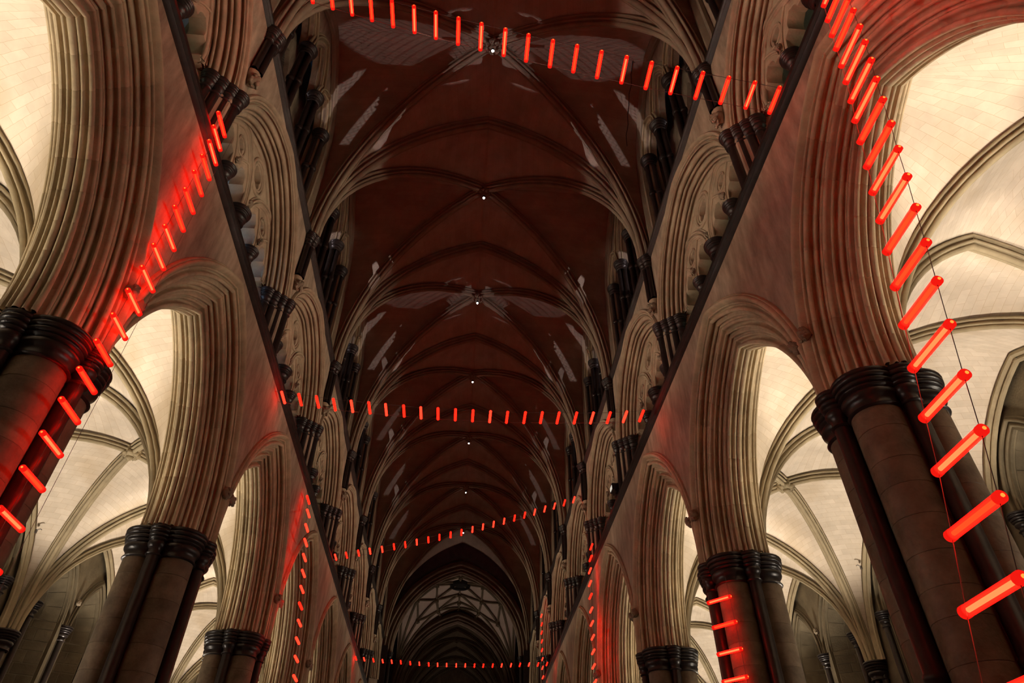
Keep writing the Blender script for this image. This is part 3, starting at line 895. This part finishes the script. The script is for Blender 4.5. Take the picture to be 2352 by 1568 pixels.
for sx, rz, side in SIDES:
    for i, n in enumerate(BAYS):
        o = inst(AW[n in (0, 1, 2)], Y0 + n * L, rz); WIN[0] += 1
        o.name = 'window_%d' % WIN[0]
        tag(o, 'pair of deep leaded lancets in the %s bay of the %s aisle wall' % (ordinal(i), side), kind='structure')
    for i, n in enumerate(BAYS[:-1]):
        o = inst(WS, Y0 + (n + .5) * L, rz)
        tag(o, 'dark clustered wall shaft carrying aisle ribs, %s along the %s aisle wall' % (ordinal(i), side), 'shaft', 'aisle wall shafts')

# ------------------------------------------------------------------ crossing and choir
YC0, YC1 = Y_E + .9, 61.2
CRA = Arch(4.55, 5.9); Z_CS = 16.45
CPROF = moulding([((1.35, .85), (1.05, .80), [('r', .08), ('h', .07), ('r', .10)]), ((1.05, .80), (.95, .55), [('h', .10), ('r', .07)]), ((.95, .55), (.62, .48), [('f', .30)]),
                  ((.62, .48), (.55, .25), [('r', .08), ('h', .08)]), ((.55, .25), (.22, .18), [('f', .28)]), ((.22, .18), (0, .12), [('r', .08), ('h', .04), ('r', .06)]), ((0, .12), (0, -.12), [('r', .2)]),
                  ((0, -.12), (.3, -.3), [('r', .1), ('h', .08), ('r', .1)]), ((.3, -.3), (.7, -.6), [('h', .1), ('r', .1), ('h', .1)])])
def cross_arch(y, label):
    root = tag(node('crossing_arch', None, None, (0, y, 0)), label, 'arch', 'crossing arches')
    def tr(P): return [[(yy, -(x), z) for x, yy, z in row] for row in P]      # arch plane turned to span x
    node('moulding', MB().grid(tr(CRA.rows(CPROF, ts_full(24), 0, Z_CS, 0))).mesh('moulding', 'cross'), root)
    for j, (u, v) in enumerate(((.80, .56), (.39, .25))):
        mb = MB()
        for k in range(96):
            t = -1 + (k + .5) / 48
            yy, z = CRA.pt(t, u)
            mb.lump((yy, v + .02, Z_CS + z), .075, k, 4)
        tag(node('leaf_band', mb.mesh('leaf_band', 'cross', 60), root), kind='stuff')
    # wall above and jambs
    mb = MB(); xs = np.linspace(-6.6, 6.6, 49)
    mb.grid([[(x, .80, Z_CS + (CRA.zat(x, 1.3) if abs(x) < 5.85 else 0)), (x, .80, 27)] for x in xs])
    node('spandrel', mb.mesh('spandrel', 'cross'), root)
    for s in (-1, 1):
        mb = MB()
        mb.grid([[(s * 6.6, .8, 0), (s * 6.6, .8, Z_CS + .3)], [(s * 5.6, .8, 0), (s * 5.6, .8, Z_CS + .3)], [(s * 5.2, .35, 0), (s * 5.2, .35, Z_CS + .3)], [(s * 4.75, .1, 0), (s * 4.75, .1, Z_CS + .3)], [(s * 4.75, -.6, 0), (s * 4.75, -.6, Z_CS + .3)], [(s * 6.6, -1.0, 0), (s * 6.6, -1.0, Z_CS + .3)]])
        node('jamb', mb.mesh('jamb', 'purbeck', 30), root)
        for q, (x, yy) in enumerate(((5.75, .9), (5.4, .65), (5.1, .4), (4.8, .15), (4.62, -.1))):
            node('shaft', MB().lathe((s * x, yy, 0), [(.13, 0), (.13, Z_CS - .3)], 14).mesh('shaft', 'purbeck'), root)
            node('capital', MB().lathe((s * x, yy, Z_CS - .5), cap_prof(.13, .14, .5), 16).mesh('capital', 'purbeck'), root)
    return root
cross_arch(YC0, 'great moulded crossing arch closing the nave, with leaf bands')
cross_arch(YC1, 'far moulded crossing arch opening to the choir, with leaf bands')
# crossing vault: two crossing pointed tunnels with a net of ribs and a dark central hatch
CXH, CYH = 5.0, (YC1 - YC0) / 2; YCM = (YC0 + YC1) / 2
def cz(x, y):
    fx = Arch(CXH, 6.9); fy = Arch(CYH, 6.9)
    a = fx.zat(min(abs(x), CXH - .001)); b = fy.zat(min(abs(y), CYH - .001))
    k = 0.35
    return 16.7 + (math.log(math.exp(a / k) + math.exp(b / k)) * k if max(a, b) < 200 else max(a, b))
mb = MB(); g = 28; P = []; UV = []
for i in range(g + 1):
    x = -CXH * math.cos(PI * i / g)
    P.append([(x, -CYH * math.cos(PI * j / g), cz(x, -CYH * math.cos(PI * j / g))) for j in range(g + 1)])
mb.grid(P)
cc = tag(node('ceiling_crossing', None, None, (0, YCM, 0)), 'pale net vault over the crossing with bosses and dark central hatch', kind='structure')
node('web', mb.mesh('web', 'crossweb', 60), cc)
def vrib(a, b, r=.11):
    m = 8
    r *= .85
    pts = [(a[0] + (b[0] - a[0]) * k / m, a[1] + (b[1] - a[1]) * k / m) for k in range(m + 1)]
    return MB().tube([(x, y, cz(x, y) - .10) for x, y in pts], r, 6).mesh('lierne_rib', 'crossrib')
def sym(p): return [(sx * p[0], sy * p[1]) for sx in ((-1, 1) if abs(p[0]) > .01 else (1,)) for sy in ((-1, 1) if abs(p[1]) > .01 else (1,))]
NODES = {'c': (0, 0), 'r1': (0, 1.9), 'r2': (0, 3.6), 'r3': (0, 5.0), 'd1': (1.9, 1.75), 'd2': (3.4, 3.3), 'x1': (1.9, 0), 'x2': (3.5, 0), 'm1': (1.75, 3.5), 'm2': (3.5, 1.7), 'k': (4.85, 5.1), 'e1': (1.6, 5.0), 'e2': (4.7, 1.7)}
EDGES = ['c r1', 'r1 r2', 'r2 r3', 'c d1', 'd1 d2', 'd2 k', 'c x1', 'x1 x2', 'r1 d1', 'x1 d1', 'r1 m1', 'r2 m1', 'd1 m1', 'm1 d2', 'm1 k', 'd1 m2', 'm2 d2', 'm2 k', 'x1 m2', 'x2 m2', 'm1 r3', 'm1 e1', 'm2 e2', 'e1 r3', 'e1 k', 'e2 k']
done = set()
for ed in EDGES:
    a, b = [NODES[q] for q in ed.split()]
    for sx in (-1, 1):
        for sy in (-1, 1):
            pa, pb = (a[0] * sx, a[1] * sy), (b[0] * sx, b[1] * sy)
            key = tuple(round(q, 2) + 0.0 for q in pa + pb)
            if key in done: continue
            done.add(key); node('lierne_rib', vrib(pa, pb), cc)
for kx, p in NODES.items():
    if kx in ('c', 'k'): continue
    for q in sym(p): node('boss', boss_mesh((q[0], q[1], cz(*q) - .16), .18, 'crossrib', 2, 5), cc)
hb = MB().lathe((0, 0, cz(0, 0) - .40), [(0, .12), (.62, .12), (.66, .0), (.78, -.06), (.86, .04), (.88, .3)], 28)
node('hatch_ring', hb.mesh('hatch_ring', 'iron'), cc)
mb = MB()
for s in (-1, 1): mb.grid([[(s * 6.0, YC0, 0), (s * 6.0, YC0, 27)], [(s * 6.0, YC1, 0), (s * 6.0, YC1, 27)]])
tag(node('wall_crossing', mb.mesh('wall_crossing', 'cross')), 'dark walls either side of the crossing', kind='structure')
# choir vault beyond
cq = tag(node('ceiling_choir', None, None, (0, YC1, 0)), 'dark ribbed choir vault seen beyond the crossing', kind='structure')
for i in range(3):
    yy = 3.6 + i * L
    for me in NV['web']: node('web', me, cq, (0, yy, -.3))
    for me in NV['diagonal_rib']: node('diagonal_rib', me, cq, (0, yy, -.3))
    node('transverse_rib', NV['transverse_rib'], cq, (0, yy, -.3))
    node('boss', BOSS, cq, (0, yy, -.3))
mb = MB()
for s in (-1, 1): mb.grid([[(s * 5.3, YC1 + .6, 0), (s * 5.3, YC1 + .6, 25)], [(s * 5.3, YC1 + 19, 0), (s * 5.3, YC1 + 19, 25)]])
mb.grid([[(-5.3, YC1 + 19, 0), (-5.3, YC1 + 19, 25)], [(5.3, YC1 + 19, 0), (5.3, YC1 + 19, 25)]])
tag(node('wall_choir', mb.mesh('wall_choir', 'wall')), 'dark stone walls of the choir beyond the crossing', kind='structure')
# ------------------------------------------------------------------ red light tubes on wires
STR = {
 'A': (7.05, [(-5.04, 13.09), (-4.99, 12.63), (-4.93, 12.16), (-4.91, 11.7), (-4.9, 11.23), (-4.89, 10.74), (-4.9, 10.27), (-4.89, 9.79), (-4.9, 9.34), (-4.89, 8.85), (-4.91, 8.37), (-4.93, 7.89), (-4.95, 7.41), (-4.97, 6.94), (-4.98, 6.46), (-4.98, 5.97), (-4.98, 5.5), (-4.98, 5.0), (-4.98, 4.5)]),
 'B': (5.55, [(-4.15, 16.01), (-3.71, 15.81), (-3.27, 15.61), (-2.85, 15.41), (-2.43, 15.23), (-1.99, 15.04), (-1.55, 14.87), (-1.12, 14.7), (-0.68, 14.53), (-0.24, 14.38), (0.21, 14.23), (0.64, 14.08), (1.09, 13.93), (1.53, 13.81), (1.97, 13.66), (2.42, 13.54), (2.86, 13.4), (3.31, 13.29), (3.76, 13.18), (4.21, 13.08), (4.66, 12.98), (5.08, 12.87)]),
 'C': (3.2, [(4.78, 12.12), (4.69, 11.65), (4.59, 11.14), (4.5, 10.66), (4.43, 10.26), (4.35, 9.79), (4.27, 9.37), (4.18, 8.91), (4.08, 8.47), (3.99, 8.03), (3.9, 7.56), (3.8, 7.11), (3.71, 6.66), (3.61, 6.21), (3.51, 5.75), (3.41, 5.3), (3.31, 4.85), (3.21, 4.39), (3.12, 3.95), (3.01, 3.49), (2.89, 3.02), (2.785, 2.55)]),
 'D': (14.5, [(-4.95, 12.2), (-4.5, 12.16), (-4.04, 12.12), (-3.59, 12.06), (-3.13, 12.04), (-2.67, 12.02), (-2.23, 11.99), (-1.76, 11.98), (-1.31, 11.95), (-0.86, 11.95), (-0.4, 11.95), (0.06, 11.95), (0.52, 11.95), (0.97, 11.96), (1.44, 11.98), (1.89, 12.01), (2.34, 12.03), (2.81, 12.06), (3.26, 12.09), (3.72, 12.13), (4.17, 12.19), (4.63, 12.25)]),
 'E': (26.0, [(-5.0, 12.85), (-4.59, 12.95), (-4.13, 13.06), (-3.69, 13.16), (-3.22, 13.26), (-2.76, 13.39), (-2.32, 13.5), (-1.87, 13.63), (-1.41, 13.75), (-0.97, 13.88), (-0.52, 14.01), (-0.08, 14.14), (0.37, 14.29), (0.8, 14.43), (1.24, 14.57), (1.68, 14.73), (2.12, 14.89), (2.55, 15.05), (2.98, 15.21), (3.42, 15.38), (3.84, 15.54), (4.28, 15.72), (4.7, 15.89)]),
 'F': (36.6, [(-5.05, 12.14), (-4.63, 12.11), (-4.16, 12.08), (-3.69, 12.05), (-3.23, 12.04), (-2.77, 12.03), (-2.29, 12.0), (-1.83, 11.99), (-1.35, 11.97), (-0.9, 11.97), (-0.44, 11.97), (0.05, 11.97), (0.51, 11.98), (0.98, 11.99), (1.43, 12.0), (1.91, 12.02), (2.37, 12.04), (2.85, 12.07), (3.31, 12.1), (3.78, 12.13), (4.25, 12.15), (4.71, 12.19)]),
 'G': (19.5, [(-4.95, 11.89), (-4.85, 11.43), (-4.8, 10.95), (-4.73, 10.48), (-4.67, 10.01), (-4.6, 9.53), (-4.54, 9.06), (-4.48, 8.59), (-4.41, 8.12), (-4.36, 7.65), (-4.29, 7.18), (-4.22, 6.7)]),
 'H': (24.4, [(5.0, 13.02), (4.94, 12.55), (4.88, 12.06), (4.85, 11.57), (4.84, 11.09), (4.83, 10.59), (4.82, 10.11), (4.82, 9.63), (4.8, 9.14), (4.78, 8.66), (4.79, 8.16)]),
 'I': (40.3, [(4.92, 15.93), (4.93, 15.44), (4.92, 14.97), (4.92, 14.48), (4.92, 13.99), (4.93, 13.5), (4.93, 13.04), (4.94, 12.54)]),
 'J': (12.95, [(5.10, 6.62), (5.11, 6.14), (5.11, 5.65), (5.11, 5.17)]),
}
WHERE = {
 'A': ('top', 'of the strand hanging beside the first left pier', 'strand beside the first left pier'),
 'B': ('left', 'on the uppermost strand crossing the nave', 'uppermost strand across the nave'),
 'C': ('top', 'of the big strand sloping down at the right edge', 'sloping strand at the right edge'),
 'D': ('left', 'on the middle strand crossing the nave', 'middle strand across the nave'),
 'E': ('left', 'on the slanting strand rising to the right wall', 'slanting strand rising to the right wall'),
 'F': ('left', 'on the lowest strand, before the crossing arch', 'lowest strand before the crossing arch'),
 'G': ('top', 'of the strand falling past the third left arch', 'strand past the third left arch'),
 'H': ('top', 'of the strand hanging by the far right arches', 'strand by the far right arches'),
 'I': ('top', 'of the tiny strand on the far right triforium', 'tiny strand on the far right triforium'),
 'J': ('top', 'of the ladder on the second right pier', 'ladder on the second right pier'),
}
TL = .5
def ymesh(prof, n, mat, name, cap=True): return MB().lathe((0, 0, 0), prof, n, 'y', cap).mesh(name, mat)
T_DIF = ymesh([(.036, -TL / 2 + .03), (.036, TL / 2 - .03)], 16, 'diffuser', 'diffuser', False)
T_INN = ymesh([(.0265, -TL / 2 + .032), (.0265, TL / 2 - .032)], 12, 'inner', 'inner_sleeve', False)
T_CORE = [ymesh([(.0150, -TL / 2 + .035), (.0150, TL / 2 - .035)], 8, q, 'led_core') for q in ('core', 'core_dull')]
T_CAP = ymesh([(.0, -.018), (.034, -.016), (.039, -.008), (.039, .022), (.036, .03)], 16, 'cap', 'end_cap', False)
T_CAP2 = ymesh([(.036, -.03), (.039, -.022), (.039, .008), (.034, .016), (.0, .018)], 16, 'cap', 'end_cap', False)
T_LED = ymesh([(.012, -.024), (.012, -.017)], 8, 'core_dull', 'end_led')
T_FAR = [ymesh([(.0, -TL / 2), (.034, -TL / 2), (.034, TL / 2), (.0, TL / 2)], 10, q, 'light_tube', False) for q in ('tubefar', 'tubefar_dull')]
RNG = random.Random(12)
for key, (y, pts) in STR.items():
    frm, where, short = WHERE[key]
    rz = math.atan2(.64, .77) if key == 'J' else 0.0
    for i, (x, z) in enumerate(pts):
        lab = 'red tube, %s from the %s %s' % (ordinal(i), frm, where)
        loc = (x, y + (0 if key == 'J' else TL / 2), z)
        if key == 'A':      # this strand hangs close against the wall face
            q = 4.955 / abs(x); loc = (x * q, loc[1] * q, ZC + (z - ZC) * q); pts[i] = (loc[0], loc[2])
        if key in 'ABCJ':
            o = node('light_tube', None, None, loc, rz)
            node('diffuser', T_DIF, o); node('inner_sleeve', T_INN, o); node('led_core', T_CORE[RNG.random() < .5], o)
            a = node('end_cap', T_CAP, o, (0, -TL / 2, 0)); node('end_led', T_LED, a)
            node('end_cap', T_CAP2, o, (0, TL / 2, 0))
        else:
            o = node('light_tube', T_FAR[RNG.random() < .5], None, loc, rz)
        tag(o, lab, 'light tube', 'red tubes of the ' + short)
    if key == 'A': y = 7.18
    # the two wires of the ladder
    ext = []
    P = [Vector((x, 0, z)) for x, z in pts]
    if key in 'BDEF':
        P = [P[0] + (P[0] - P[1]) * (.6 if key != 'B' else 1.8)] + P + [P[-1] + (P[-1] - P[-2]) * .5]
        P[0].x = max(P[0].x, -5.13); P[-1].x = min(P[-1].x, 5.13)
    else:
        P = [P[0] + (P[0] - P[1]) * 1.0] + P + [P[-1] + (P[-1] - P[-2]) * (3 if key in 'CAGHJ' else .6)]
    for e, w in ((-1, 'near'), (1, 'far')):
        q = []
        for p in P:
            if key == 'J': q.append((p.x - e * .64 * .235, y + e * .77 * .235, p.z))
            else: q.append((p.x, y + TL / 2 + e * .235, p.z))
        tag(node('wire', MB().tube(q, .0032 if key in 'AC' else .0045, 5).mesh('wire', 'wire')), 'steel wire at the %s tube ends, %s' % (w, short), 'wire', 'wires of the light strands')

# ------------------------------------------------------------------ small lamps under the bosses, triforium floodlight
def spot_tree():
    z = Z_CROWN - .50
    kids = [('stem', MB().lathe((0, 0, z + .02), [(.012, 0), (.012, .22)], 6).mesh('stem', 'iron'), []),
            ('housing', MB().lathe((0, 0, z - .10), [(.03, .16), (.05, .13), (.055, .02), (.052, 0), (.04, 0)], 12).mesh('housing', 'iron'), []),
            ('lens', MB().lathe((0, 0, z - .13), [(0, -.02), (.03, -.012), (.042, .01), (.044, .03)], 12).mesh('lens', 'white'), [])]
    return rebase(('spotlight', None, kids), (0, 0, z - .15))
SPT = spot_tree()
for i, n in enumerate(range(0, 7)):
    tag(inst(SPT, Y0 + n * L, 0), 'small white spotlight under the ridge boss, %s from the top of the picture' % ordinal(i), 'spotlight', 'spotlights under the bosses')

# FLOOD: a small floodlight clamped on the right triforium string, brackets on the aisle wall ribs
fo = tag(node('floodlight', None, None, (4.93, 19.8, 12.72)), 'small black floodlight with a pale lens on the right triforium ledge', 'floodlight')
node('housing', MB().box((-.10, -.16, .03), (.12, .16, .26)).mesh('housing', 'iron', 30), fo)
node('lens', MB().box((-.115, -.12, .07), (-.10, .12, .20)).mesh('lens', 'pale', 30), fo)
node('bracket', MB().box((-.02, -.19, -.02), (.04, -.16, .16)).box((-.02, .16, -.02), (.04, .19, .16)).box((-.02, -.19, -.02), (.04, .19, .0)).mesh('bracket', 'iron', 30), fo)
for s, w in ((-1, 'left'), (1, 'right')):
    bo = tag(node('wall_bracket', None, None, (s * 11.80, 18.5, 9.9)), 'small hooked metal bracket on the %s aisle wall rib' % w, 'bracket', 'brackets on the aisle walls')
    node('plate', MB().box((-.02, -.03, -.05), (.02, .03, .05)).mesh('plate', 'wire', 30), bo)
    node('hook', MB().tube([(0, 0, .01), (-s * .05, -.02, .05), (-s * .10, -.01, .07), (-s * .13, .01, .05)], .012, 6).mesh('hook', 'wire', 40), bo)
